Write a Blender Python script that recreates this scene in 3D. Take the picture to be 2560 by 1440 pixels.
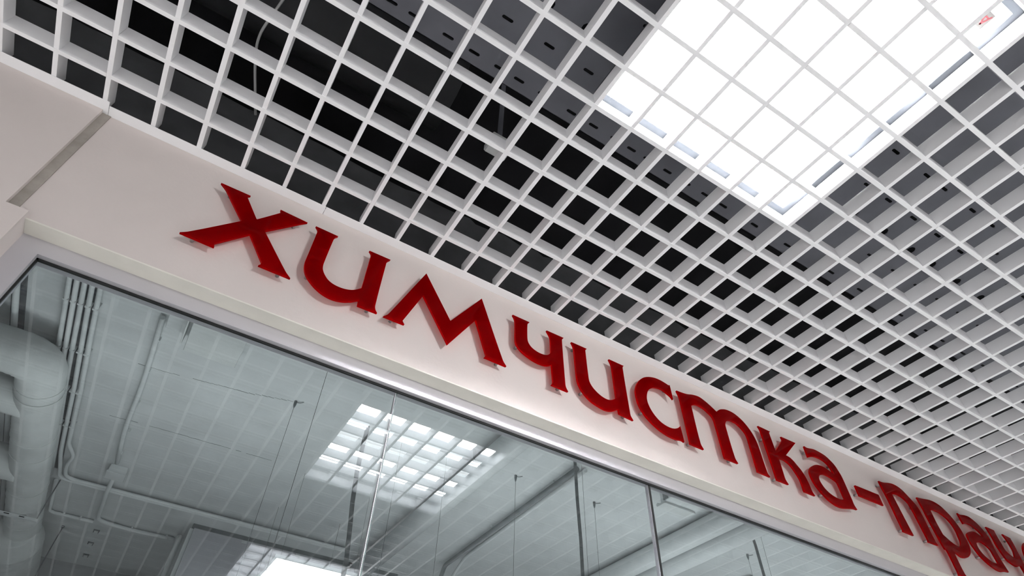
import bpy, bmesh, math, random
from mathutils import Vector, Matrix
from mathutils.geometry import tessellate_polygon

# ------------------------------------------------------------------ scene, camera, light
for o in list(bpy.data.objects):
    bpy.data.objects.remove(o, do_unlink=True)
SC = bpy.context.scene
COL = SC.collection
random.seed(7)
H = 2.82            # height of the grid ceiling above the floor; all z below are measured from the grid

cam_data = bpy.data.cameras.new('camera')
cam_data.lens = 21.233
cam_data.sensor_width = 36.0
cam_data.clip_start = 0.01
cam = bpy.data.objects.new('camera', cam_data)
COL.objects.link(cam)
ax = Vector((0.8468, -0.5312, 0.0263)); ay = Vector((-0.3969, -0.5981, 0.6962)); az = Vector((-0.3541, -0.6000, -0.7173))
m = Matrix((ax, ay, az)).transposed().to_4x4()
m.translation = Vector((0.6463, -1.0487, -1.2017 + H))
cam.matrix_world = m
SC.camera = cam

SC.view_settings.view_transform = 'Standard'
SC.view_settings.look = 'None'
SC.view_settings.gamma = 1.0
SC.view_settings.use_curve_mapping = False
SC.view_settings.exposure = 0.0

world = bpy.data.worlds.new('world')
SC.world = world
world.use_nodes = True
world.node_tree.nodes['Background'].inputs[0].default_value = (0.96, 0.97, 1.0, 1)
world.node_tree.nodes['Background'].inputs[1].default_value = 0.18

def area(name, loc, size, power, rot=(0, 0, 0), color=(1, 1, 1), sy=None):
    d = bpy.data.lights.new(name, 'AREA')
    d.energy = power; d.color = color; d.shape = 'RECTANGLE'
    d.size = size; d.size_y = sy or size
    o = bpy.data.objects.new(name, d)
    o.location = (loc[0], loc[1], loc[2] + H); o.rotation_euler = rot
    COL.objects.link(o)
    return o

LAMP = 280.0         # radiance of the mall panels seen in the picture
# the other panels of the mall ceiling, along the corridor and behind the viewer, out of frame
MALL = 128.0
for (x, y) in ((5.6, -1.2), (-3.0, -1.2), (5.6, -2.4), (-3.0, -2.4), (1.4, -3.6), (5.0, -3.6), (-2.2, -3.6)):
    area('mall_lamp', (x, y, 0.052), 0.56, MALL)
# unseen key light added for the letter shadows, from the right behind the viewer
key = area('sign_key', (2.05, -2.95, -0.10), 0.42, 9.5, (0, 0, 0), (1, 0.99, 0.975))
key.data.shape = 'DISK'; key.data.spread = math.radians(78)
key.rotation_euler = (Vector((1.40, 0.0, -0.36)) - Vector((2.05, -2.95, -0.10))).to_track_quat('-Z', 'Y').to_euler()
# the shop's own pendant lamps hang just below the frame: they throw light up and down
for x in (0.6, 2.2, 3.8, 5.4):
    area('shop_lamp_up', (x, 2.0, -0.42), 1.2, 4.6, (math.pi, 0, 0), (0.95, 1, 1), 0.12)
    area('shop_lamp_down', (x, 2.0, -0.44), 1.2, 8.0, (0, 0, 0), (0.95, 1, 1), 0.12)

# ------------------------------------------------------------------ materials
def mat(name, color, rough=0.5, spec=0.5, metal=0.0, noise=0.0, nscale=8.0, bump=0.0, bscale=60.0, stain=None):
    m = bpy.data.materials.new(name); m.use_nodes = True
    nt = m.node_tree; b = nt.nodes['Principled BSDF']
    b.inputs['Base Color'].default_value = (*color, 1)
    b.inputs['Roughness'].default_value = rough
    b.inputs['Specular IOR Level'].default_value = spec
    b.inputs['Metallic'].default_value = metal
    tc = nt.nodes.new('ShaderNodeTexCoord')
    if noise or stain:
        n = nt.nodes.new('ShaderNodeTexNoise'); n.inputs['Scale'].default_value = nscale
        n.inputs['Detail'].default_value = 5
        nt.links.new(tc.outputs['Object'], n.inputs['Vector'])
        r = nt.nodes.new('ShaderNodeValToRGB')
        lo = stain or tuple(c * (1 - noise) for c in color)
        r.color_ramp.elements[0].color = (*lo, 1); r.color_ramp.elements[0].position = 0.3
        r.color_ramp.elements[1].color = (*color, 1); r.color_ramp.elements[1].position = 0.62
        nt.links.new(n.outputs['Fac'], r.inputs['Fac'])
        nt.links.new(r.outputs['Color'], b.inputs['Base Color'])
    if bump:
        n2 = nt.nodes.new('ShaderNodeTexNoise'); n2.inputs['Scale'].default_value = bscale
        n2.inputs['Detail'].default_value = 4
        nt.links.new(tc.outputs['Object'], n2.inputs['Vector'])
        bp = nt.nodes.new('ShaderNodeBump'); bp.inputs['Strength'].default_value = bump
        bp.inputs['Distance'].default_value = 0.004 if bscale < 20 else 0.002
        nt.links.new(n2.outputs['Fac'], bp.inputs['Height'])
        nt.links.new(bp.outputs['Normal'], b.inputs['Normal'])
    return m

M_WALL = mat('cream_paint', (0.60, 0.545, 0.525), 0.62, 0.15, noise=0.04, nscale=5, bump=0.15, bscale=120)
M_REVEAL = mat('reveal_paint', (0.70, 0.68, 0.62), 0.6, 0.2, noise=0.08, nscale=14)
M_STEPDARK = mat('step_strip_dark', (0.36, 0.33, 0.30), 0.8, 0.1, noise=0.25, nscale=30)  # strip at the wall step; its likely shade is put in as colour
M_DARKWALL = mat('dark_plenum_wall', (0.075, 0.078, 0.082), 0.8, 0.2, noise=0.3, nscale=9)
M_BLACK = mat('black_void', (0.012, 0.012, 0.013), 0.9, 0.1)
M_GRID = mat('white_powder_coat', (0.88, 0.88, 0.90), 0.45, 0.4)
M_TRAY = mat('dark_grey_steel', (0.15, 0.155, 0.18), 0.55, 0.4, noise=0.2, nscale=7)
M_DUCT = mat('black_duct', (0.02, 0.021, 0.023), 0.6, 0.4)
M_SILVER = mat('silver_profile', (0.56, 0.545, 0.575), 0.46, 0.5, metal=0.45, noise=0.04, nscale=6)
M_GASKET = mat('black_gasket', (0.006, 0.007, 0.007), 0.5, 0.4)
M_EDGE = mat('glass_edge', (0.03, 0.055, 0.052), 0.35, 0.3)
M_PIN = mat('steel_pin', (0.45, 0.44, 0.44), 0.3, 0.5, metal=0.8)
M_SLAB = mat('painted_concrete', (0.66, 0.68, 0.68), 0.75, 0.2, noise=0.10, nscale=4, bump=0.5, bscale=30)
M_PAINT = mat('painted_service', (0.68, 0.70, 0.70), 0.6, 0.3, noise=0.06, nscale=12)
M_WRAP = mat('wrapped_duct', (0.68, 0.70, 0.69), 0.65, 0.25, noise=0.12, nscale=6, bump=1.0, bscale=16)
M_BOARD = mat('grey_board', (0.50, 0.50, 0.53), 0.7, 0.2, noise=0.05)
M_PLASTER = mat('shop_wall', (0.42, 0.43, 0.44), 0.8, 0.2, noise=0.1)
M_DARKPIPE = mat('dark_pipe', (0.20, 0.215, 0.22), 0.55, 0.3, noise=0.2, nscale=20)
M_STRIPDARK = mat('conduit_strip_dark', (0.095, 0.10, 0.105), 0.7, 0.2)  # strips behind conduits; shade between the bundled ones put in as colour
M_STRAP2 = mat('grey_strap', (0.17, 0.18, 0.185), 0.7, 0.2)
M_WIRE = mat('steel_wire', (0.10, 0.11, 0.11), 0.4, 0.5)
M_FLOOR = mat('mall_floor', (0.78, 0.765, 0.75), 0.35, 0.4, noise=0.06, nscale=2)
M_FIX = mat('lamp_frame', (0.06, 0.066, 0.076), 0.5, 0.4)
M_STICK = mat('sticker_paper', (0.10, 0.096, 0.09), 0.6, 0.2)
M_STICKRED = mat('sticker_red', (0.085, 0.012, 0.015), 0.6, 0.2)
M_CABLE = mat('grey_cable', (0.42, 0.43, 0.43), 0.5, 0.4)
M_BOX = mat('white_plastic', (0.60, 0.62, 0.62), 0.5, 0.4)

def mat_letter():
    m = bpy.data.materials.new('red_acrylic'); m.use_nodes = True
    nt = m.node_tree; b = nt.nodes['Principled BSDF']; out = nt.nodes['Material Output']
    b.inputs['Base Color'].default_value = (0.055, 0.0, 0.001, 1)
    b.inputs['Roughness'].default_value = 0.015
    b.inputs['IOR'].default_value = 1.20
    t = nt.nodes.new('ShaderNodeBsdfTranslucent'); t.inputs['Color'].default_value = (0.80, 0.005, 0.010, 1)
    mx = nt.nodes.new('ShaderNodeMixShader'); mx.inputs[0].default_value = 0.70
    nt.links.new(b.outputs[0], mx.inputs[1]); nt.links.new(t.outputs[0], mx.inputs[2])
    nt.links.new(mx.outputs[0], out.inputs['Surface'])
    return m
M_RED = mat_letter()

def mat_glass():
    m = bpy.data.materials.new('shop_glass'); m.use_nodes = True
    nt = m.node_tree; nt.nodes.remove(nt.nodes['Principled BSDF']); out = nt.nodes['Material Output']
    geo = nt.nodes.new('ShaderNodeNewGeometry')
    mi = nt.nodes.new('ShaderNodeMix'); mi.data_type = 'FLOAT'
    mi.inputs['A'].default_value = 1.52; mi.inputs['B'].default_value = 1 / 1.52
    nt.links.new(geo.outputs['Backfacing'], mi.inputs['Factor'])
    fr = nt.nodes.new('ShaderNodeFresnel'); nt.links.new(mi.outputs['Result'], fr.inputs['IOR'])
    tr = nt.nodes.new('ShaderNodeBsdfTransparent'); tr.inputs['Color'].default_value = (0.92, 0.95, 0.96, 1)
    gl = nt.nodes.new('ShaderNodeBsdfGlossy'); gl.inputs['Roughness'].default_value = 0.0
    gl.inputs['Color'].default_value = (0.97, 0.99, 1.0, 1)
    mx = nt.nodes.new('ShaderNodeMixShader')
    nt.links.new(fr.outputs[0], mx.inputs[0]); nt.links.new(tr.outputs[0], mx.inputs[1]); nt.links.new(gl.outputs[0], mx.inputs[2])
    nt.links.new(mx.outputs[0], out.inputs['Surface'])
    return m
M_GLASS = mat_glass()

def mat_lamp(name, strength, color=(0.97, 0.985, 1.0), tubes=True):
    """Opal diffuser: bright above each of its four tubes, a little dimmer between them and at the rim."""
    m = bpy.data.materials.new(name); m.use_nodes = True
    nt = m.node_tree; nt.nodes.remove(nt.nodes['Principled BSDF']); out = nt.nodes['Material Output']
    e = nt.nodes.new('ShaderNodeEmission'); e.inputs['Color'].default_value = (*color, 1)
    if tubes:
        tc = nt.nodes.new('ShaderNodeTexCoord'); sp = nt.nodes.new('ShaderNodeSeparateXYZ')
        nt.links.new(tc.outputs['Object'], sp.inputs[0])
        def mth(op, *ins):
            n = nt.nodes.new('ShaderNodeMath'); n.operation = op
            for k, v in enumerate(ins):
                if isinstance(v, (int, float)): n.inputs[k].default_value = v
                else: nt.links.new(v, n.inputs[k])
            return n.outputs[0]
        y = sp.outputs['Y']
        wave = mth('COSINE', mth('MULTIPLY', mth('SUBTRACT', y, 0.075), 2 * math.pi / 0.15))
        peak = mth('POWER', mth('MULTIPLY_ADD', wave, 0.5, 0.5), 6.0)
        outer = mth('MULTIPLY_ADD', mth('SMOOTH_MIN', mth('MULTIPLY', mth('ABSOLUTE', y), 5.0), 1.0, 0.1), 1.1, -0.1)
        st = mth('MULTIPLY', mth('MULTIPLY_ADD', mth('MULTIPLY', peak, outer), 2.6, 0.035), strength)
        nt.links.new(st, e.inputs['Strength'])
    else:
        e.inputs['Strength'].default_value = strength
    nt.links.new(e.outputs[0], out.inputs['Surface'])
    return m
M_LAMP = mat_lamp('opal_diffuser', LAMP)
M_LAMP2 = mat_lamp('opal_diffuser_far', LAMP * 3.2)
M_LED = mat_lamp('led_diffuser', 7.0, tubes=False)

# ------------------------------------------------------------------ helpers
def link(name, me, material, parent=None, origin=None):
    """Mesh given in scene coordinates (z from the grid) -> object with its origin at its base."""
    vs = me.vertices
    if origin is None:
        xs = [v.co.x for v in vs]; ys = [v.co.y for v in vs]; zs = [v.co.z for v in vs]
        origin = Vector(((min(xs) + max(xs)) / 2, (min(ys) + max(ys)) / 2, min(zs)))
    origin = Vector(origin)
    me.transform(Matrix.Translation(-origin))
    if material and not me.materials: me.materials.append(material)
    o = bpy.data.objects.new(name, me)
    COL.objects.link(o)
    if parent:
        o.parent = parent
        o.location = origin - WPOS[parent.name]
    else:
        o.location = origin + Vector((0, 0, H))
    WPOS[o.name] = origin
    return o
WPOS = {}

def empty(name, loc):
    o = bpy.data.objects.new(name, None); o.empty_display_size = 0.05
    o.location = Vector(loc) + Vector((0, 0, H)); COL.objects.link(o)
    WPOS[o.name] = Vector(loc)
    return o

def tag(o, label=None, cat=None, group=None, kind=None):
    if label: o['label'] = label
    if cat: o['category'] = cat
    if group: o['group'] = group
    if kind: o['kind'] = kind
    return o

def boxes(bl, bevel=0.0):
    bm = bmesh.new()
    for (x0, x1, y0, y1, z0, z1) in bl:
        vs = [bm.verts.new(p) for p in ((x0, y0, z0), (x1, y0, z0), (x1, y1, z0), (x0, y1, z0), (x0, y0, z1), (x1, y0, z1), (x1, y1, z1), (x0, y1, z1))]
        for f in ((3, 2, 1, 0), (4, 5, 6, 7), (0, 1, 5, 4), (1, 2, 6, 5), (2, 3, 7, 6), (3, 0, 4, 7)):
            bm.faces.new([vs[i] for i in f])
    if bevel:
        bmesh.ops.bevel(bm, geom=list(bm.edges), offset=bevel, segments=2, affect='EDGES', profile=0.5)
    me = bpy.data.meshes.new('box'); bm.to_mesh(me); bm.free()
    return me

def box(name, b, material, parent=None, bevel=0.0):
    return link(name, boxes([b], bevel), material, parent)

def rounded(pts, r, n=6):
    """Polyline with its corners rounded to radius r."""
    pts = [Vector(p) for p in pts]; out = [pts[0]]
    for a, b, c in zip(pts, pts[1:], pts[2:]):
        d1 = (a - b); d2 = (c - b); k = min(r, d1.length * 0.48, d2.length * 0.48)
        p1 = b + d1.normalized() * k; p2 = b + d2.normalized() * k
        for i in range(n + 1):
            t = i / n
            out.append(p1 * (1 - t) ** 2 + b * 2 * t * (1 - t) + p2 * t * t)
    out.append(pts[-1])
    return out

def tube_mesh(paths, seg=12, smooth=True):
    """paths: list of (points, radius or list of radii)."""
    bm = bmesh.new()
    for pts, rad in paths:
        pts = [Vector(p) for p in pts]; n = len(pts)
        rads = rad if isinstance(rad, (list, tuple)) else [rad] * n
        t0 = (pts[1] - pts[0]).normalized()
        u = t0.orthogonal().normalized()
        rings = []
        for i, p in enumerate(pts):
            t = (pts[min(i + 1, n - 1)] - pts[max(i - 1, 0)]).normalized()
            u = (u - t * u.dot(t)).normalized(); v = t.cross(u)
            rings.append([bm.verts.new(p + (u * math.cos(2 * math.pi * k / seg) + v * math.sin(2 * math.pi * k / seg)) * rads[i]) for k in range(seg)])
        for a, b in zip(rings, rings[1:]):
            for k in range(seg):
                f = bm.faces.new((a[k], a[(k + 1) % seg], b[(k + 1) % seg], b[k])); f.smooth = smooth
        bm.faces.new(list(reversed(rings[0]))); bm.faces.new(rings[-1])
    me = bpy.data.meshes.new('tube'); bm.to_mesh(me); bm.free()
    return me

def tube(name, pts, r, material, parent=None, bend=0.0, seg=12):
    return link(name, tube_mesh([(rounded(pts, bend) if bend else pts, r)], seg), material, parent)

def prism(polys, y0, y1):
    """Flat shape with holes in the x,z plane, given thickness from y0 (front) to y1 (back)."""
    bm = bmesh.new()
    rings = [[Vector((x, z, 0)) for x, z in p] for p in polys]
    tris = tessellate_polygon(rings)
    flat = [v for r in rings for v in r]
    fr = [bm.verts.new((v.x, y0, v.y)) for v in flat]; bk = [bm.verts.new((v.x, y1, v.y)) for v in flat]
    for t in tris:
        try:
            bm.faces.new([fr[i] for i in t]); bm.faces.new([bk[i] for i in reversed(t)])
        except ValueError:
            pass
    s = 0
    for r in rings:
        n = len(r)
        for k in range(n):
            a, b = s + k, s + (k + 1) % n
            bm.faces.new((fr[a], fr[b], bk[b], bk[a]))
        s += n
    bmesh.ops.recalc_face_normals(bm, faces=bm.faces)
    me = bpy.data.meshes.new('plate'); bm.to_mesh(me); bm.free()
    return me

# ------------------------------------------------------------------ the setting: walls, floors, slabs
XL, XR = -2.6, 6.2
fl = box('floor', (-6, 10, -7, 5.4, -3.02, -2.82), M_FLOOR); tag(fl, kind='structure')
wf = box('wall_front', (0.218, XR, 0.0, 0.02, -0.35, 0.002), M_WALL); tag(wf, kind='structure')       # fascia
link('backing', boxes([(0.10, XR, 0.02, 0.034, -0.345, 0.002)]), M_REVEAL, wf)
link('step_strip', boxes([(0.2002, 0.2178, -0.002, 0.012, -0.342, -0.0018)]), M_STEPDARK, wf)  # added strip, dark colour standing in for the likely shaded step beside the pilaster
wl = link('wall_left', boxes([(-3.2, 0.200, -0.011, 0.04, -0.342, -0.0018), (-3.2, 0.237, -0.0112, 0.05, -2.82, -0.342)]), M_WALL); tag(wl, kind='structure')
# soffit under the fascia
sf = box('trim_1', (0.237, XR, 0.0, 0.046, -0.3535, -0.35), M_REVEAL); tag(sf, kind='structure')
# ragged dark wall above the grid
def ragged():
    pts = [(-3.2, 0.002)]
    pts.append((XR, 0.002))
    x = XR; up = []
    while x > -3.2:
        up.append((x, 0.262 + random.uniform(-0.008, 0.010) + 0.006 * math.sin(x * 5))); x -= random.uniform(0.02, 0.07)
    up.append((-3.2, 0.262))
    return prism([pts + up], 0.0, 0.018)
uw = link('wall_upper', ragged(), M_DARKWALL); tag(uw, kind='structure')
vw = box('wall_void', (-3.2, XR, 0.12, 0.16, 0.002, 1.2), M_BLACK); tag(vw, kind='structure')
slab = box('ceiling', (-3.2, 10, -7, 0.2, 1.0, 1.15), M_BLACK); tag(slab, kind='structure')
# shop interior shell
for nm, b, mt in (('wall_back', (-1.4, XR + 1.5, 5.4, 5.5, -2.82, 0.9), M_PLASTER),
                  ('wall_side', (-1.5, -1.4, 0.05, 5.5, -2.82, 0.9), M_PLASTER),
                  ('wall_right', (XR + 1.4, XR + 1.5, 0.05, 5.5, -2.82, 0.9), M_PLASTER)):
    tag(box(nm, b, mt), kind='structure')
ic = empty('ceiling', (2.5, 2.7, 0.75)); tag(ic, kind='structure')
box('slab', (-1.4, XR + 1.4, 0.16, 5.4, 0.75, 0.9), M_SLAB, ic)
def crack(pts):
    bl = []
    for (xa, ya), (xb, yb) in zip(pts, pts[1:]):
        n = max(1, int((xb - xa) / 0.03))
        for k in range(n):
            if random.random() < 0.2: continue
            x0 = xa + (xb - xa) * k / n; x1 = xa + (xb - xa) * (k + 1) / n; y = ya + (yb - ya) * (k + 0.5) / n + random.uniform(-0.002, 0.002)
            w = random.uniform(0.0006, 0.0019)
            bl.append((x0, x1, y - w, y + w, 0.7490, 0.7502))
    link('crack', boxes(bl), M_DARKPIPE, ic)
crack([(0.263, 2.14), (0.402, 2.135), (0.504, 2.12), (0.695, 2.088), (0.826, 2.075), (1.06, 2.01)])
crack([(0.20, 2.765), (0.321, 2.75), (0.545, 2.742), (0.707, 2.737), (0.923, 2.729), (1.18, 2.726)])

# shop window: header and jamb profile, gasket, three panes
win = empty('window_1', (3.2, 0.05, -2.8)); tag(win, kind='structure')
link('header_profile', boxes([(0.237, XR, 0.040, 0.075, -0.387, -0.3535)]), M_SILVER, win)
link('jamb_profile', boxes([(0.237, 0.277, 0.040, 0.075, -2.8, -0.387)]), M_SILVER, win)
link('gasket', boxes([(0.277, XR, 0.051, 0.056, -0.3915, -0.387), (0.277, 0.2805, 0.051, 0.056, -2.8, -0.387)]), M_GASKET, win)
GY0, GY1 = 0.056, 0.066
edges = [0.277, 1.005, 1.752, XR]
for i in range(3):
    a, b = edges[i] + (0.0015 if i else 0), edges[i + 1] - 0.0015
    link('glass_pane', boxes([(a, b, GY0, GY1, -2.8, -0.387)]), M_GLASS, win)
link('glass_joint', boxes([(1.0038, 1.0062, GY0 - 0.0006, GY1, -2.8, -0.389)]), M_EDGE, win)
link('glass_joint', boxes([(1.7486, 1.7552, GY0 - 0.001, GY1 + 0.001, -2.8, -0.389)]), M_GASKET, win)
link('glass_joint', boxes([(1.7462, 1.7470, GY0 - 0.001, GY1, -2.8, -0.389)]), M_SILVER, win)
link('glass_joint', boxes([(1.0026, 1.0034, GY0 - 0.0005, GY1, -2.8, -0.389)]), M_SILVER, win)

# perimeter angle along the wall
ta = empty('trim_2', (1.5, 0, 0)); tag(ta, kind='structure')
tj = [(-3.2, 0.2105, -0.037, 0.0), (0.2115, 0.7065, -0.027, 0.0), (0.7075, 1.9935, -0.0265, 0.0), (1.9945, XR, -0.028, 0.0)]
for x0, x1, y0, y1 in tj:
    link('trim_piece', boxes([(x0, x1, y0, y1 - 0.0015, -0.0016, 0.0), (x0, x1, y1 - 0.0015, y1 - 0.0003, -0.0016, 0.020)]), M_GRID, ta)

# ------------------------------------------------------------------ open-cell grid ceiling
grid = empty('ceiling', (1.5, -1.5, 0)); tag(grid, kind='structure')
BW, BH = 0.0048, 0.042
def pix(x, y, z):
    d = Vector((x, y, z)) - Vector((0.6463, -1.0487, -1.2017))
    c = (d.dot(ax), d.dot(ay), -d.dot(az))
    if c[2] <= 0.05: return None
    return (1280 + 1509.9 * c[0] / c[2], 720 - 1509.9 * c[1] / c[2], c[2])
def in_view(x0, y0, x1, y1):
    best = 0
    for k in range(9):
        t = k / 8
        p = pix(x0 + (x1 - x0) * t, y0 + (y1 - y0) * t, 0)
        if p and -10 < p[0] < 2570 and -10 < p[1] < 1450: best = max(best, 1 / p[2])
    return best
bars = []
for j in range(1, 49):                                   # bars along the wall, one per 600 mm module
    y = -0.1 * j
    for i0 in range(-32, 64, 6):
        x0, x1 = 0.1 * i0 + 0.4, 0.1 * (i0 + 6) + 0.4
        if x0 > XR: continue
        bars.append((x0 + 0.0052, x1 - 0.0052, y - BW, y + BW, 0.0002, BH))
    # small offsets of the light module edges are left out
for i in range(-32, 63):                                 # bars away from the wall
    x = 0.1 * i
    main = (i - 4) % 6 == 0
    for j0 in range(0, 48, 6):
        y0, y1 = -0.1 * j0 - (0.0 if j0 else 0.008), -0.1 * (j0 + 6)
        bars.append((x - (0.0052 if main else BW), x + (0.0052 if main else BW), y1, y0, -0.0004 if main else 0.0008, BH + (0.0 if main else -0.0006)))
scored = sorted(((in_view((b[0] + b[1]) / 2 if b[1] - b[0] < 0.02 else b[0], b[2] if b[1] - b[0] < 0.02 else (b[2] + b[3]) / 2,
                          (b[0] + b[1]) / 2 if b[1] - b[0] < 0.02 else b[1], b[3] if b[1] - b[0] < 0.02 else (b[2] + b[3]) / 2), k) for k, b in enumerate(bars)), reverse=True)
shown = [k for s, k in scored if s > 0][:296]
rest = [b for k, b in enumerate(bars) if k not in set(shown)]
for k in shown:
    link('grid_bar', boxes([bars[k]]), M_GRID, grid)
tag(link('far_grid_bars', boxes(rest), M_GRID, grid), kind='stuff')

# ------------------------------------------------------------------ light panels lying on the grid
def panel(x0, y0, label, material):
    s = 0.595; x1 = x0 + s; y1 = y0 - s; cx, cy = (x0 + x1) / 2, (y0 + y1) / 2
    r = empty('ceiling_light', (cx, cy, 0.0425)); tag(r, label, 'ceiling light')
    z0, z1, w = 0.0428, 0.056, 0.017
    for b in ((x0, x1, y0 - w, y0, z0, z1), (x0, x1, y1, y1 + w, z0, z1), (x0, x0 + w, y1 + w, y0 - w, z0, z1), (x1 - w, x1, y1 + w, y0 - w, z0, z1)):
        link('frame', boxes([b]), M_FIX, r)
    link('diffuser', boxes([(x0 + w, x1 - w, y1 + w, y0 - w, z0 + 0.0025, z0 + 0.005)]), material, r, (cx, cy, z0 + 0.0025))
    link('housing', boxes([(x0, x1, y1, y0, z1, z1 + 0.012)]), M_FIX, r)
    return r
p1 = panel(1.103, -0.603, 'square white light panel glowing above the ceiling grid with a red A sticker', M_LAMP)
p2 = panel(1.103, -2.003, 'second square light panel, seen only as the lower reflection in the shop window', M_LAMP2)
zs = 0.0446
st = link('sticker', boxes([(1.6305, 1.6585, -1.161, -1.130, zs, zs + 0.0006)]), M_STICK, p1)
def bar2(a, b, w):
    a = Vector(a); b = Vector(b); d = (b - a).normalized(); n = Vector((-d.y, d.x)) * w / 2
    return [a + n, b + n, b - n, a - n]
bm = bmesh.new()
for q in (bar2((1.6375, -1.1565), (1.6470, -1.1350), 0.0032), bar2((1.6545, -1.1565), (1.6462, -1.1350), 0.0032), bar2((1.6405, -1.1508), (1.6515, -1.1508), 0.003)):
    lo = [bm.verts.new((p.x, p.y, zs - 0.0004)) for p in q]; hi = [bm.verts.new((p.x, p.y, zs)) for p in q]
    bm.faces.new(lo); bm.faces.new(hi)
    for k in range(4): bm.faces.new((lo[k], lo[(k + 1) % 4], hi[(k + 1) % 4], hi[k]))
bmesh.ops.recalc_face_normals(bm, faces=bm.faces)
me = bpy.data.meshes.new('letter'); bm.to_mesh(me); bm.free()
tag(link('sticker_letter', me, M_STICKRED, st), 'red printed letter A')

# ------------------------------------------------------------------ above the grid: perforated tray, ducts, cable, box
TZ = 0.25
def hole(cx, cy, l, w):
    pts = []
    for k in range(6): a = -math.pi / 2 + math.pi * k / 5; pts.append((cx + l / 2 - w / 2 + w / 2 * math.cos(a), cy + w / 2 * math.sin(a)))
    for k in range(6): a = math.pi / 2 + math.pi * k / 5; pts.append((cx - l / 2 + w / 2 + w / 2 * math.cos(a), cy + w / 2 * math.sin(a)))
    return pts
def tray_mesh():
    rows = [(-0.43, -0.50, -0.460, 'slot', 0.072, 0.0), (-0.50, -0.61, -0.572, 'slot', 0.118, 0.04), (-0.61, -0.69, -0.653, 'round', 0.134, 0.02),
            (-0.69, -0.76, -0.732, 'slot', 0.118, 0.07), (-0.76, -0.815, -0.788, 'slot', 0.134, 0.03), (-0.815, -0.90, -0.841, 'slot', 0.078, 0.0)]
    bm = bmesh.new()
    def sheet(polys, z):
        rings = [[Vector((x, y, 0)) for x, y in p] for p in polys]
        vs = [bm.verts.new((v.x, v.y, z)) for r in rings for v in r]
        for t in tessellate_polygon(rings):
            try: bm.faces.new([vs[i] for i in t])
            except ValueError: pass
    x0, x1 = -0.7, 5.2
    for ya, yb, yh, kind, step, off in rows:
        holes = []; x = x0 + 0.05 + off
        while x < x1 - 0.05:
            holes.append(hole(x, yh, 0.030, 0.0085) if kind == 'slot' else hole(x, yh, 0.0275, 0.0270))
            x += step * random.choice((1, 1, 1, 0.8, 1.25))
        for z in (TZ, TZ + 0.0025):
            sheet([[(x0, ya), (x1, ya), (x1, yb), (x0, yb)]] + holes, z)
    me = bpy.data.meshes.new('tray'); bm.to_mesh(me); bm.free()
    return me
tray = empty('cable_tray', (2.2, -0.7, TZ)); tag(tray, 'wide dark grey perforated cable tray lying above the ceiling grid along the wall', 'cable tray')
link('tray_bottom', tray_mesh(), M_TRAY, tray)
link('tray_side', boxes([(-0.7, 5.2, -0.4315, -0.43, TZ, TZ + 0.06)]), M_TRAY, tray)
link('tray_cover', boxes([(-0.7, 5.2, -1.45, -0.90, TZ + 0.001, TZ + 0.004)]), M_TRAY, tray)
for x in (-0.3, 0.75, 1.8, 2.85, 3.9):
    link('hanger_rod', tube_mesh([([(x, -0.445, TZ + 0.0026), (x, -0.445, 1.0)], 0.004)], 8), M_TRAY, tray)
du = tube('air_duct', [(0.30, -0.05, 0.80), (0.42, -0.9, 0.75), (0.55, -3.0, 0.70)], 0.10, M_DUCT, None, 0.3, 16)
tag(du, 'black round flexible air duct hanging above the grid at upper left', 'air duct')
du2 = tube('air_duct', [(-3.0, -0.22, 0.50), (0.9, -0.22, 0.50)], 0.13, M_DUCT, None, 0, 18)
tag(du2, 'long black round air duct running parallel to the shop wall above the grid', 'air duct')
cb = link('hanging_cable', tube_mesh([(rounded([(0.47, -0.50, 0.42), (0.419, -0.301, 0.32), (0.395, -0.19, 0.29), (0.407, -0.12, 0.29), (0.455, -0.0, 0.25)], 0.08), 0.0035)], 8), M_CABLE)
tag(cb, 'thin light grey cable looping down behind the grid at upper left', 'cable')
jb = empty('junction_box', (0.97, -0.36, 0.20)); tag(jb, 'small white plastic junction box hanging above the ceiling grid', 'junction box')
bx = Vector((1.035, -0.285, 0.21))
link('body', boxes([(1.005, 1.070, -0.315, -0.262, 0.205, 0.230)], 0.004), M_BOX, jb)
link('lid', boxes([(1.008, 1.067, -0.312, -0.265, 0.2005, 0.2045)], 0.001), M_BOX, jb)
link('hanger_strip', boxes([(1.03, 1.045, -0.29, -0.2885, 0.2305, 1.0)]), M_TRAY, jb)

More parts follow.
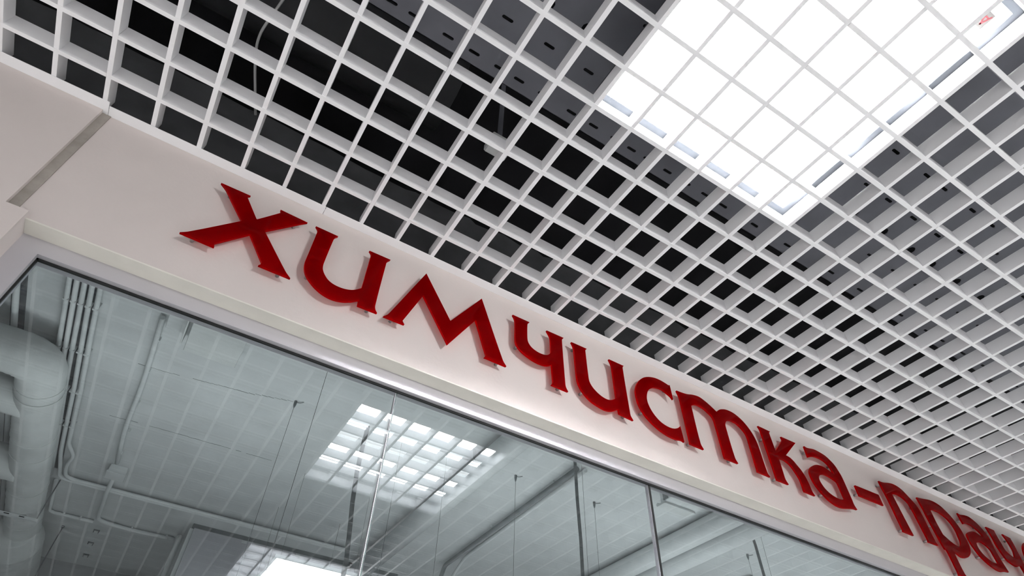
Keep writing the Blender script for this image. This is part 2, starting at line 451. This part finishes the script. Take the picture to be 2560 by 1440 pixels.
# ------------------------------------------------------------------ the sign
LETTERS = {
    'ha': ["4792,-754c 5455,-745c 5417,-788 5411,-836c 5790,-1366c 5809,-1369 6199,-843c 6158,-757c 6817,-780c 6707,-890 6059,-1617c 6800,-2504 6946,-2636c 6251,-2635c 6283,-2589 6287,-2527c 5825,-1890c 5304,-2541c 5336,-2634c 4646,-2623c 4778,-2509 5549,-1614c 5174,-1162 4953,-891"],
    'i': ["7021,-775c 7583,-778c 7528,-853 7510,-941 7488,-1808 7498,-1938 7523,-2024 7582,-2123 7694,-2238 7828,-2299 8010,-2316 8182,-2283 8313,-2218 8474,-2068c 8468,-983 8466,-891 8446,-847 8396,-788c 8962,-776c 8894,-884 8880,-948 8881,-2430 8907,-2528 8966,-2607c 8491,-2617c 8482,-2455c 8334,-2576 8156,-2673 7935,-2724 7721,-2702 7515,-2615 7344,-2491 7216,-2357 7137,-2191 7098,-1998 7096,-1846 7101,-944 7093,-865"],
    'em': ["9946,-688c 10783,-1918c 11591,-693c 12327,-2459 12437,-2606c 11800,-2601c 11836,-2549 11841,-2502c 11472,-1531c 10795,-2671c 9976,-1471c 9590,-2522c 9612,-2565 9651,-2610c 9125,-2617c 9201,-2537 9257,-2418"],
    'che': ["12568,-772c 13113,-770c 13068,-828 13044,-901 13048,-1377 13081,-1519 13193,-1639 13383,-1705 13575,-1701 13705,-1650 13814,-1518c 13807,-1117 13786,-963 13680,-788c 14258,-783c 14209,-845 14193,-912 14245,-2405 14262,-2486 14328,-2599c 13798,-2597c 13844,-2509 13850,-2427 13825,-1928c 13730,-2004 13570,-2058 13334,-2064 13101,-2012 12868,-1911 12726,-1775 12676,-1627 12657,-1034 12632,-882"],
    'i2': ["14520,-807c 15067,-801c 15016,-862 15008,-921 15048,-1849 15079,-1988 15170,-2117 15329,-2233 15492,-2298 15661,-2312 15823,-2255 15976,-2136c 15949,-1105 15929,-968 15858,-820c 16416,-821c 16372,-872 16357,-940 16416,-2488 16431,-2555 16504,-2663c 16018,-2627c 16004,-2493c 15760,-2644 15552,-2692 15321,-2663 15094,-2602 14890,-2476 14753,-2322 14667,-2129 14644,-1972 14605,-1082 14587,-944"],
    'es': ["17336,-826 17606,-744 17845,-735 18059,-767 18165,-788 18212,-755c 18238,-1281c 18166,-1201 18023,-1133 17838,-1072 17596,-1108 17426,-1188 17264,-1345 17178,-1530 17148,-1734 17196,-1938 17326,-2141 17518,-2301 17727,-2371 17931,-2379 18092,-2337 18245,-2247 18320,-2173c 18356,-2685c 18283,-2659 18029,-2700 17736,-2684 17457,-2608 17191,-2471 16969,-2293 16808,-2056 16751,-1790 16746,-1584 16808,-1365 16938,-1139 17122,-951"],
    'te': ["18468,-854c 18691,-841 18904,-810 19175,-728 19435,-698 19673,-764 19899,-871 20113,-999c 20245,-868 20401,-785 20618,-723 20907,-726 21168,-816 21385,-970 21574,-1197 21683,-1450 21719,-1652 21775,-2562 21856,-2668c 21318,-2664c 21326,-2588c 21307,-1564 21279,-1394 21175,-1250 20975,-1121 20765,-1088 20576,-1131 20449,-1225 20378,-1333 20361,-1456 20414,-2504 20497,-2658c 19950,-2661c 19951,-2592c 19895,-1395 19830,-1257 19687,-1166 19539,-1095 19338,-1063 19141,-1104 18982,-1203c 19026,-2498 19112,-2663c 18572,-2658c 18597,-2582c 18565,-1420 18541,-1050"],
    'ka': ["22018,-805c 22594,-816c 22514,-873 22505,-904 22544,-1548c 23074,-992 23128,-910 23102,-822c 23809,-817c 23031,-1539c 23187,-1555 23345,-1638 23469,-1759 23591,-1880 23676,-2016 23759,-2250 23793,-2496 23821,-2602 23886,-2683c 23386,-2686c 23383,-2631c 23375,-2304 23323,-2165 23263,-2067 23164,-1924 23034,-1820 22830,-1767 22571,-1797c 22589,-1886 22582,-2341 22587,-2525 22672,-2666c 22144,-2671c 22158,-2608c 22109,-1419 22090,-1025 22076,-904"],
    'a': ["24258,-779c 24386,-800 24531,-775 24782,-729 25047,-741 25333,-790 25546,-907 25696,-1030 25793,-1212 25865,-1400 25911,-1825 25940,-2243 25945,-2398 26021,-2544c 25850,-2560 25588,-2621 25302,-2694 25060,-2730 24818,-2704 24570,-2623 24381,-2501 24207,-2347 24096,-2174 24034,-1970 24048,-1792 24150,-1639 24344,-1488 24587,-1375 24836,-1329 25058,-1341 25260,-1395 25464,-1462c 25411,-1305 25332,-1162 25189,-1067 24981,-1022 24748,-1028 24534,-1078 24271,-1193c",
            "24480,-1844 24557,-1767 24710,-1685 24904,-1638 25110,-1642 25332,-1688 25454,-1746 25477,-1861c 25522,-2324c 25286,-2392 25129,-2405 24919,-2382 24730,-2321 24580,-2223 24475,-2071 24449,-1960"],
    'dash': ["26494,-1533c 27802,-1499c 27819,-1893c 26519,-1909c"],
    'pe': ["28242,-830c 28479,-821 28871,-723 29168,-678 29443,-699 29659,-776 29880,-940 30078,-1103 30217,-1253 30283,-1517 30317,-2258 30321,-2356 30343,-2525 30404,-2643c 29830,-2659c 29867,-2564c 29841,-2272 29806,-1940 29771,-1601 29714,-1375 29694,-1281 29514,-1159 29310,-1102 29069,-1100 28772,-1198c 28939,-2439 28985,-2651c 28404,-2656c 28434,-2570c 28345,-1496 28272,-1037"],
    'er': ["30524,-800c 30861,-755 31412,-653 31781,-642 32093,-705 32343,-847 32560,-1028 32727,-1264 32814,-1476 32824,-1652 32847,-1874 32809,-2081 32711,-2271 32523,-2454 32265,-2609 31998,-2699 31734,-2734 31516,-2666 31335,-2636c 31347,-3386 31476,-3547c 30892,-3543c 30929,-3441c 30894,-2674 30800,-2679 30706,-2184 30619,-1572 30606,-1211",
            "31112,-1158c 31261,-1087 31519,-1060 31795,-1073 32073,-1174 32287,-1352 32375,-1589 32340,-1827 32306,-1995 32213,-2144 32076,-2260 31927,-2297 31705,-2283 31483,-2214 31160,-2052c 31106,-1636"],
    'a2': ["33247,-664c 33384,-695 33725,-625 34059,-596 34314,-658 34549,-773 34721,-926 34858,-1088 34908,-1256 34894,-1571 34898,-1966 34948,-2281 35019,-2530c 34708,-2572 34372,-2654 34095,-2654 33833,-2590 33544,-2479 33304,-2314 33159,-2098 33075,-1893 33085,-1662 33129,-1542 33334,-1410 33671,-1286 33949,-1259 34167,-1299 34443,-1363c 34419,-1250 34312,-1143 34137,-1053 33935,-993 33714,-983 33574,-998 33290,-1091c",
            "33537,-1779c 33685,-1713 33931,-1638 34064,-1631 34253,-1674 34425,-1763 34484,-1835c 34524,-2294c 34342,-2350 34055,-2361 33822,-2290 33624,-2183 33506,-2042 33483,-1906"],
    'che2': ["35171,-714c 35753,-710c 35738,-976 35774,-1240 35793,-1490 35982,-1622 36163,-1682 36248,-1692 36363,-1621c 36524,-1358 36530,-1084 36485,-911 36372,-706c 36924,-738c 36933,-1015 36887,-1301 36862,-1563 36813,-1971 36792,-2520c 36351,-2502c 36442,-2242 36432,-1971c 36013,-2088 35720,-2061 35465,-1948 35340,-1731 35251,-1473 35250,-1175 35226,-923"],
    'ie': ["38075,-647 38333,-607 38601,-733 38751,-1029 38764,-1352 38696,-1577c 37823,-1586c 37773,-1703 37784,-2065 37960,-2265 38186,-2352 38450,-2305 38676,-2271c 38564,-2551c 38229,-2659 37911,-2665 37618,-2558 37412,-2323 37307,-1977 37352,-1569 37462,-1230 37700,-910",
            "37838,-1307c 37918,-1101 38086,-934 38339,-860 38493,-977 38492,-1280c"],
}

def outline(s):
    raw = []
    for t in s.split():
        c = t.endswith('c'); a, b = t.rstrip('c').split(',')
        raw.append((Vector((int(a) / 1e4, int(b) / 1e4)), c))
    n = len(raw); out = []
    for k in range(n):
        p1, c1 = raw[k]; p2, c2 = raw[(k + 1) % n]
        out.append((p1.x, p1.y))
        if c1 and c2: continue
        p0 = raw[k - 1][0] if not c1 else p1 - (p2 - p1) * 0.5
        p3 = raw[(k + 2) % n][0] if not c2 else p2 + (p2 - p1) * 0.5
        d = (p2 - p1).length
        t1 = (p2 - p0); t2 = (p3 - p1)
        # tangents scaled to the length of this piece, so long straights do not overshoot
        t1 = t1.normalized() * d; t2 = t2.normalized() * d
        if c1: t1 = p2 - p1
        if c2: t2 = p2 - p1
        m_ = max(2, min(6, int(d / 0.004)))
        for q in range(1, m_):
            t = q / m_; h1 = 2 * t ** 3 - 3 * t ** 2 + 1; h2 = t ** 3 - 2 * t ** 2 + t; h3 = -2 * t ** 3 + 3 * t ** 2; h4 = t ** 3 - t ** 2
            p = p1 * h1 + t1 * h2 + p2 * h3 + t2 * h4
            out.append((p.x, p.y))
    return out
def inside(p, polys):
    c = False
    for poly in polys:
        n = len(poly)
        for k in range(n):
            (x1, y1), (x2, y2) = poly[k], poly[(k + 1) % n]
            if (y1 > p[1]) != (y2 > p[1]) and p[0] < (x2 - x1) * (p[1] - y1) / (y2 - y1) + x1: c = not c
    return c
def edge_dist(p, polys):
    best = 9
    for poly in polys:
        n = len(poly)
        for k in range(n):
            a = Vector(poly[k]); b = Vector(poly[(k + 1) % n]); v = b - a; w = Vector(p) - a
            t = max(0, min(1, w.dot(v) / max(v.dot(v), 1e-12))); best = min(best, (w - v * t).length)
    return best
def pin_spots(polys, count):
    xs = [x for p in polys for x, z in p]; zz = [z for p in polys for x, z in p]
    cand = []
    x = min(xs)
    while x < max(xs):
        z = min(zz)
        while z < max(zz):
            if inside((x, z), polys) and edge_dist((x, z), polys) > 0.0085: cand.append((x, z))
            z += 0.006
        x += 0.006
    pts = [min(cand, key=lambda c: c[0] + c[1])]
    while len(pts) < count:
        pts.append(max(cand, key=lambda c: min((c[0] - q[0]) ** 2 + (c[1] - q[1]) ** 2 for q in pts)))
    return pts
SIGN = [('ha', 'red letter X with arrow-like serifs, the first of the sign'),
        ('i', 'red round-bottomed letter shaped like u, right after the X of the sign'),
        ('em', 'red zigzag letter M with pointed peaks in the sign'),
        ('che', 'red letter shaped like a 4, right after the pointed M'),
        ('i2', 'red letter shaped like u between the 4-shaped letter and the C'),
        ('es', 'red letter C with a spiked upper end in the sign'),
        ('te', 'wide red letter with two arches like a lowercase m in the sign'),
        ('ka', 'red letter K between the double-arched letter and the a'),
        ('a', 'red letter a before the hyphen of the sign'),
        ('dash', 'red hyphen between the two words of the sign'),
        ('pe', 'red single-arched letter like n, right after the hyphen'),
        ('er', 'red letter p with a long stem hanging below the others'),
        ('a2', 'red letter a right after the long-stemmed p'),
        ('che2', 'red letter shaped like a 4 near the right edge of the picture'),
        ('ie', 'red rounded letter e cut off by the right edge of the picture')]
LY0, LY1 = -0.024, -0.018
for key, label in SIGN:
    polys = [outline(s) for s in LETTERS[key]]
    xs = [x for x, z in polys[0]]; zz = [z for x, z in polys[0]]
    r = empty('sign_letter', ((min(xs) + max(xs)) / 2, -0.02, min(zz)))
    tag(r, label, 'sign letter', 'red letters of the shop sign')
    link('letter_face', prism(polys, LY0, LY1), M_RED, r)
    for (x, z) in pin_spots(polys, 2 if key == 'dash' else 4):
        link('standoff_pin', tube_mesh([([(x, LY1, z), (x, 0.0, z)], 0.0042)], 10), M_PIN, r)

# ------------------------------------------------------------------ inside the shop: services under the slab
ZI = 0.75
def clips(parent, pts, r, ax_='x', top=ZI - 0.001):
    for p in pts:
        b = (p[0] - (0.006 if ax_ == 'x' else r), p[0] + (0.006 if ax_ == 'x' else r), p[1] - (r if ax_ == 'x' else 0.006), p[1] + (r if ax_ == 'x' else 0.006), p[2] - r, top)
        link('clip', boxes([b]), M_PAINT, parent)
CX = [-0.091, -0.060, -0.029, 0.002, 0.035]
names = ['leftmost', 'second', 'middle', 'fourth', 'rightmost']
rr = 0.0115
for k, x in enumerate(CX):
    r = empty('conduit', (x, 2.0, ZI - 0.04)); zc = ZI - 0.034
    if k < 3:
        pts = [(x, 0.2, zc), (x, 1.7, zc), (x - 0.006, 2.4, zc), (x, 3.0, zc), (x, 3.68, zc)]
        bend = 0.3
    else:
        ye = 3.705 if k == 3 else 3.672
        pts = [(x, 0.2, zc), (x, 1.8, zc), (x + 0.006, 2.5, zc), (x, 3.2, zc), (x + (0.045 if k == 4 else 0), 3.32, zc), (x + 0.01, 3.5, zc), (x + 0.02, ye, zc), (0.4, ye, zc), (2.05, ye, zc)]
        bend = 0.07
    link('pipe', tube_mesh([(rounded(pts, bend), rr)], 12), M_PAINT, r)
    clips(r, [(x, y, zc) for y in (1.75, 2.15, 2.55, 2.95)], 0.0118, 'y', ZI - (0.0125 if k < 4 else 0.001))
    tag(r, '%s of the five painted conduits running together along the shop ceiling' % names[k], 'conduit', 'bundle of five conduits')
ms = box('gap_shade_strip', (-0.105, 0.012, 0.2, 3.62, ZI - 0.012, ZI - 0.0005), M_STRIPDARK)  # added sheet; its dark colour is the shade in the conduit gaps
tag(ms, 'dark strip standing in for the shade between the bundled painted conduits', 'strip')
lc = empty('conduit', (-0.295, 2.5, ZI - 0.04))
link('pipe', tube_mesh([([(-0.295, 0.2, ZI - 0.03), (-0.295, 5.3, ZI - 0.03)], 0.014)], 12), M_PAINT, lc)
link('outline_strip', boxes([(-0.324, -0.266, 0.2, 5.3, ZI - 0.010, ZI - 0.0005)]), M_STRIPDARK, lc)  # dark strip, shows as a dark line on each side of the pipe
tag(lc, 'lone painted conduit edged by a dark line on each side at the far left behind the wrapped duct', 'conduit')
# conduit from the casing to the box, then on and around the corner
c1 = empty('conduit', (0.31, 2.5, ZI - 0.03))
link('pipe', tube_mesh([(rounded([(0.31, 1.66, ZI - 0.018), (0.318, 2.3, ZI - 0.018), (0.30, 2.8, ZI - 0.018), (0.318, 3.30, ZI - 0.018)], 0.2), 0.013)], 12), M_PAINT, c1)
clips(c1, [(0.325, y, ZI - 0.018) for y in (1.85, 2.15, 2.5, 2.85, 3.15)], 0.006, 'y')
tag(c1, 'single painted conduit running from the ceiling casing to the white junction box', 'conduit')
jb2 = empty('junction_box', (0.335, 3.42, ZI - 0.06)); tag(jb2, 'white square junction box on the shop ceiling between two conduits', 'junction box')
link('body', boxes([(0.285, 0.39, 3.36, 3.46, ZI - 0.05, ZI)], 0.004), M_PAINT, jb2)
link('lid', boxes([(0.280, 0.395, 3.355, 3.465, ZI - 0.06, ZI - 0.0505)], 0.002), M_PAINT, jb2)
c2 = empty('conduit', (0.32, 3.9, ZI - 0.06))
link('pipe', tube_mesh([(rounded([(0.33, 3.466, ZI - 0.035), (0.325, 3.6, ZI - 0.085), (0.32, 3.85, ZI - 0.06), (0.31, 4.30, ZI - 0.02), (0.55, 4.33, ZI - 0.02), (0.86, 4.31, ZI - 0.02)], 0.09), 0.014)], 12), M_PAINT, c2)
clips(c2, [(0.55, 4.33, ZI - 0.02), (0.80, 4.316, ZI - 0.02)], 0.015)
tag(c2, 'painted conduit leaving the junction box and bending right towards the grey board', 'conduit')
c3 = empty('conduit', (0.12, 4.35, ZI - 0.03))
link('pipe', tube_mesh([(rounded([(0.0, 3.80, ZI - 0.016), (-0.005, 4.36, ZI - 0.016), (0.29, 4.355, ZI - 0.016)], 0.05), 0.012)], 12), M_PAINT, c3)
clips(c3, [(0.09, 4.358, ZI - 0.016), (0.2, 4.356, ZI - 0.016)], 0.0125)
tag(c3, 'short painted conduit with an elbow beside the wrapped duct at lower left', 'conduit')
for i, (yy, lab) in enumerate(((3.735, 'painted pipe running right under the shop ceiling above the grey board, farthest of the three'),)):
    pr = empty('conduit', (1.0, yy, ZI - 0.04))
    link('pipe', tube_mesh([([(0.12, yy, ZI - 0.02), (2.05, yy, ZI - 0.02)], 0.012)], 12), M_PAINT, pr)
    clips(pr, [(0.2 + 0.37 * k, yy, ZI - 0.02) for k in range(5)], 0.0125)
    tag(pr, lab, 'conduit')
# casing at the header
cs = empty('ceiling_casing', (0.52, 1.6, ZI - 0.06)); tag(cs, 'flat painted sheet-metal casing fixed to the shop ceiling near the window header', 'casing')
link('body', boxes([(0.335, 0.70, 1.25, 1.72, ZI - 0.028, ZI)], 0.003), M_PAINT, cs)
link('drip_pan', boxes([(0.45, 0.70, 1.25, 1.765, ZI - 0.085, ZI - 0.0285), (0.425, 0.432, 1.25, 1.72, ZI - 0.085, ZI - 0.0285)], 0.003), M_WRAP, cs)

# wrapped round ventilation duct along the left side, with branches
vd = empty('ventilation_duct', (-0.22, 3.5, ZI - 0.30)); tag(vd, 'thick white wrapped round ventilation duct with branches along the left of the shop', 'ventilation duct')
def ribbed(pts, r0, k0=0):
    P = []; Rr = []
    pts = [Vector(p) for p in pts]
    for a, b in zip(pts, pts[1:]):
        n = max(2, int((b - a).length / 0.022))
        for q in range(n):
            P.append(a.lerp(b, q / n)); Rr.append(r0 * (1 + random.uniform(-0.015, 0.015)))
    P.append(pts[-1]); Rr.append(r0)
    return P, Rr
zd = ZI - 0.17
XD = -0.095
main = rounded([(-1.38, 2.10, zd), (XD, 2.10, zd), (XD, 4.0, zd), (XD, 5.35, zd)], 0.12, 10)
link('main_duct', tube_mesh([ribbed(main, 0.105)], 24), M_WRAP, vd)
link('branch_duct', tube_mesh([ribbed([(-1.38, 2.50, zd - 0.005), (XD - 0.03, 2.50, zd - 0.005)], 0.098)], 24), M_WRAP, vd)
link('branch_duct', tube_mesh([ribbed([(-1.38, 3.30, zd - 0.01), (XD - 0.03, 3.30, zd - 0.01)], 0.098)], 24), M_WRAP, vd)
for y in (2.30, 2.38, 2.85, 3.05, 3.55, 4.1, 4.35):
    ring = [Vector((XD + 0.1065 * math.cos(2 * math.pi * k / 32), y + 0.012 * math.sin(2 * math.pi * k / 32), zd + 0.1065 * math.sin(2 * math.pi * k / 32))) for k in range(33)]
    link('wrap_seam', tube_mesh([(ring, 0.0018)], 6), M_WRAP, vd)
pw, rw = ribbed([(XD - 0.02, 4.30, zd - 0.03), (XD - 0.02, 5.33, zd - 0.03)], 0.165)
rw = [r * min(1.0, 0.72 + 0.28 * (k / 9)) for k, r in enumerate(rw)]
link('wide_end', tube_mesh([(pw, rw)], 24), M_WRAP, vd)
hb = empty('duct_hanger', (-0.2, 3.81, zd - 0.14)); tag(hb, 'perforated hanger bar with a threaded rod carrying the wrapped duct', 'hanger')
link('bar', boxes([(-0.55, 0.03, 3.80, 3.825, zd - 0.124, zd - 0.1065)]), M_PAINT, hb)
for k in range(6):
    link('slot', boxes([(-0.50 + 0.085 * k, -0.47 + 0.085 * k, 3.7994, 3.8005, zd - 0.118, zd - 0.112)]), M_GASKET, hb)
link('rod', tube_mesh([([(0.020, 3.812, zd - 0.1065), (0.020, 3.812, ZI)], 0.004)], 8), M_DARKPIPE, hb)
hr = empty('threaded_rod', (0.07, 4.75, 0.4)); tag(hr, 'thin dark threaded rod hanging from the shop ceiling at lower left', 'rod')
link('rod', tube_mesh([([(0.10, 4.62, ZI - 0.012), (0.10, 4.62, -0.2)], 0.004)], 8), M_DARKPIPE, hr)
link('nut', tube_mesh([([(0.10, 4.62, ZI - 0.014), (0.10, 4.62, ZI)], 0.012)], 6), M_DARKPIPE, hr)
# small anchors left in the slab
for k, (x, y, lab) in enumerate(((0.327, 4.55, 'small steel bracket on the slab just below the elbowed conduit'), (0.315, 4.83, 'small steel bracket on the slab, middle of three in a row'), (0.31, 5.12, 'small steel bracket on the slab nearest the back wall'))):
    b = link('bracket', boxes([(x - 0.022, x + 0.022, y - 0.012, y + 0.012, ZI - 0.004, ZI), (x - 0.02, x - 0.014, y - 0.01, y + 0.01, ZI - 0.02, ZI - 0.004), (x + 0.014, x + 0.02, y - 0.01, y + 0.01, ZI - 0.02, ZI - 0.004)]), M_DARKPIPE)
    tag(b, lab, 'bracket', 'brackets on the shop ceiling')
sb = empty('wall_box', (0.68, 5.3, 0.45)); tag(sb, 'grey rectangular box high on the back wall at lower left', 'box')
link('body', boxes([(0.63, 0.80, 5.22, 5.40, 0.30, 0.64)], 0.006), M_BOARD, sb)
link('cover', boxes([(0.64, 0.79, 5.212, 5.2195, 0.31, 0.63)], 0.002), M_BOARD, sb)

# board across the shop with conduits on its edge
bd = empty('partition_board', (1.6, 3.97, -0.2)); tag(bd, 'large grey board hanging across the shop under the ceiling conduits', 'partition')
link('board', boxes([(0.945, 2.6, 3.965, 4.02, -1.2, ZI - 0.035)]), M_BOARD, bd)
link('head_gap_shade', boxes([(0.93, 2.6, 3.975, 4.01, ZI - 0.034, ZI)]), M_DARKPIPE, bd)  # dark filler standing in for the shadow gap above the board
link('edge_rail', boxes([(0.918, 0.944, 3.985, 4.025, -1.2, ZI - 0.035)]), M_PAINT, bd)
for x in (1.30, 1.72):
    link('clip', boxes([(x, x + 0.035, 3.957, 3.9645, ZI - 0.060, ZI - 0.040)]), M_BOX, bd)
dp = empty('downpipe', (0.88, 4.2, -0.2)); tag(dp, 'painted pipe going down beside the left edge of the grey board', 'pipe')
link('pipe', tube_mesh([(rounded([(0.885, 4.28, ZI - 0.02), (0.885, 4.16, ZI - 0.05), (0.885, 4.12, -1.0)], 0.05), 0.02)], 12), M_PAINT, dp)
link('clip', boxes([(0.862, 0.908, 4.095, 4.145, 0.33, 0.36)]), M_BOX, dp)

# interior LED panel on thin wires
lp = empty('led_panel', (1.66, 3.0, 0.20)); tag(lp, 'bright white LED panel hanging inside the shop at the bottom edge', 'lamp')
link('diffuser', boxes([(1.36, 1.86, 2.75, 3.35, 0.1985, 0.2005)]), M_LED, lp)
link('frame', boxes([(1.345, 1.36, 2.735, 3.365, 0.198, 0.215), (1.86, 1.875, 2.735, 3.365, 0.198, 0.215), (1.36, 1.86, 2.735, 2.75, 0.198, 0.215), (1.36, 1.86, 3.35, 3.365, 0.198, 0.215), (1.36, 1.86, 2.75, 3.35, 0.203, 0.215)]), M_BOX, lp)
for (x, y) in ((1.38, 2.76), (1.84, 2.76), (1.38, 3.34), (1.84, 3.34)):
    link('wire', tube_mesh([([(x, y, 0.215), (x, y, ZI)], 0.0008)], 6), M_WIRE, lp)

# hanging wires of the pendant lamps (their anchors on the slab)
def hang(x, y, label, hook=True, r=0.001):
    w = empty('hanging_wire', (x, y, -0.4)); tag(w, label, 'wire', 'lamp suspension wires')
    link('wire', tube_mesh([([(x, y, -0.42), (x, y, ZI - 0.03 if hook else ZI)], r)], 6), M_WIRE, w)
    if hook:
        link('anchor', tube_mesh([([(x, y, ZI - 0.042), (x, y, ZI - 0.02), (x, y, ZI)], [0.004, 0.0085, 0.0085])], 10), M_DARKPIPE, w)
        link('hook', tube_mesh([(rounded([(x, y, ZI - 0.006), (x + 0.022, y - 0.004, ZI - 0.008), (x + 0.04, y - 0.02, ZI - 0.004)], 0.01), 0.0022)], 6), M_DARKPIPE, w)
hang(1.071, 2.0, 'thin wire hanging from a dark hooked anchor left of the bright reflected panel')
hang(1.071, 1.338, 'thin wire without visible anchor right of the leftmost hooked anchor', False)
hang(2.028, 2.0, 'thin wire hanging below the right corner of the bright reflected panel', False)
hang(1.744, 2.05, 'thin wire hanging right of the first glass joint', False)
hang(2.523, 1.995, 'thin wire on a hooked anchor between the dark diagonal pipe and the bright reflection')
hang(3.156, 1.996, 'thin wire on a hooked anchor left of the second glass joint')
hang(4.628, 1.996, 'rightmost thin wire on a dark hooked anchor behind the right pane')
hang(2.777, 1.63, 'thin wire hanging just right of the long dark strap', False)
hang(3.674, 2.0, 'thin wire crossing the two round ducts behind the right pane', False)
hang(4.40, 1.67, 'thin wire right of the short strap behind the right pane', False)

# dark hanging straps
def strap(pts, w, label):
    bm = bmesh.new(); rows = []
    for p in pts:
        rows.append([bm.verts.new((p[0] - w / 2, p[1], p[2])), bm.verts.new((p[0] + w / 2, p[1], p[2])), bm.verts.new((p[0] + w / 2, p[1] + 0.004, p[2])), bm.verts.new((p[0] - w / 2, p[1] + 0.004, p[2]))])
    for a, b in zip(rows, rows[1:]):
        for k in range(4): bm.faces.new((a[k], a[(k + 1) % 4], b[(k + 1) % 4], b[k]))
    bm.faces.new(rows[0]); bm.faces.new(rows[-1]); bmesh.ops.recalc_face_normals(bm, faces=bm.faces)
    me = bpy.data.meshes.new('strap'); bm.to_mesh(me); bm.free()
    s = link('hanging_strap', me, M_STRAP2); tag(s, label, 'strap', 'dark straps hanging in the shop')
strap([(1.505, 2.0, ZI), (1.500, 2.0, 0.6), (1.502, 2.0, 0.45), (1.515, 2.0, 0.28), (1.535, 2.0, 0.12), (1.550, 2.0, -0.02), (1.555, 2.0, -0.42)], 0.024, 'broad dark strap hanging through the bright reflection near the first glass joint')
strap([(2.728, 1.63, ZI), (2.730, 1.63, 0.5), (2.740, 1.63, 0.25), (2.736, 1.63, -0.42)], 0.021, 'long straight dark strap hanging from the end of the diagonal pipe')
strap([(4.235, 1.62, 0.70), (4.25, 1.62, 0.6), (4.26, 1.62, 0.3), (4.26, 1.62, -0.42)], 0.026, 'short dark strap behind the right pane')
strap([(2.143, 1.86, ZI), (2.143, 1.86, 0.73), (2.146, 1.86, 0.66)], 0.012, 'narrow black strap at the window header above the bright reflection')

# ducts and pipes further right
def svc(name, cat, label, pts, r, material, seg=18, bend=0.0):
    e = empty(name, (pts[0][0], (pts[0][1] + pts[-1][1]) / 2, pts[0][2] - r)); tag(e, label, cat)
    link('pipe', tube_mesh([(rounded(pts, bend) if bend else pts, r)], seg), material, e)
    ys = [pts[0][1] + 0.25 + 0.8 * k for k in range(4)]
    for y in ys:
        if y < pts[-1][1] and name != 'square_duct':
            link('hanger', boxes([(pts[0][0] - 0.008, pts[0][0] + 0.008, y - 0.002, y + 0.002, pts[0][2] + r, ZI)]), M_PAINT, e)
    return e
svc('round_duct', 'ventilation duct', 'left one of two long round painted ducts behind the right pane', [(3.93, 0.2, ZI - 0.075), (3.93, 5.39, ZI - 0.075)], 0.073, M_PAINT, 24)
svc('round_duct', 'ventilation duct', 'right one of two long round painted ducts behind the right pane', [(4.17, 0.2, ZI - 0.075), (4.17, 5.39, ZI - 0.075)], 0.073, M_PAINT, 24)
svc('round_duct', 'ventilation duct', 'painted pale duct running away below the bright reflected panel', [(2.23, 0.2, ZI - 0.085), (2.23, 3.9, ZI - 0.085)], 0.075, M_PAINT, 24)
svc('dark_pipe', 'pipe', 'dark diagonal pipe with a hooked end behind the middle pane', [(2.765, 1.66, ZI - 0.03), (2.80, 3.50, ZI - 0.03), (2.80, 3.56, ZI - 0.12)], 0.017, M_DARKPIPE, 14, 0.04)  # dark grey also carries the shadow along the pipe
svc('dark_pipe', 'pipe', 'second thinner pipe beside the dark diagonal pipe bending down at its end', [(2.83, 1.66, ZI - 0.02), (2.87, 3.30, ZI - 0.02), (2.88, 3.55, ZI - 0.12), (2.88, 3.6, -0.3)], 0.014, M_PAINT, 12, 0.08)
svc('dark_pipe', 'pipe', 'thin dark pipe under the ceiling at the right end of the window', [(4.95, 2.25, ZI - 0.03), (4.95, 4.8, ZI - 0.03)], 0.02, M_DARKPIPE, 12)
svc('steel_pipe', 'pipe', 'shiny steel pipe at the right end of the window', [(5.35, 2.05, ZI - 0.04), (5.35, 4.8, ZI - 0.04)], 0.03, M_PIN, 14)
ac = empty('air_unit', (3.6, 1.5, 0.6)); tag(ac, 'white air unit with a louvred dark side just right of the second glass joint', 'air conditioner')
link('body', boxes([(3.40, 3.66, 1.28, 1.62, ZI - 0.09, ZI)], 0.006), M_PAINT, ac)
link('tray', boxes([(3.395, 3.665, 1.58, 1.655, ZI - 0.105, ZI - 0.0905)], 0.003), M_WRAP, ac)
for k in range(4):
    link('louvre', boxes([(3.392, 3.3995, 1.32 + 0.075 * k, 1.36 + 0.075 * k, ZI - 0.085, ZI - 0.01)]), M_DARKPIPE, ac)
link('front_bar', tube_mesh([([(3.405, 1.655, ZI - 0.085), (3.655, 1.655, ZI - 0.085)], 0.012)], 10), M_PAINT, ac)
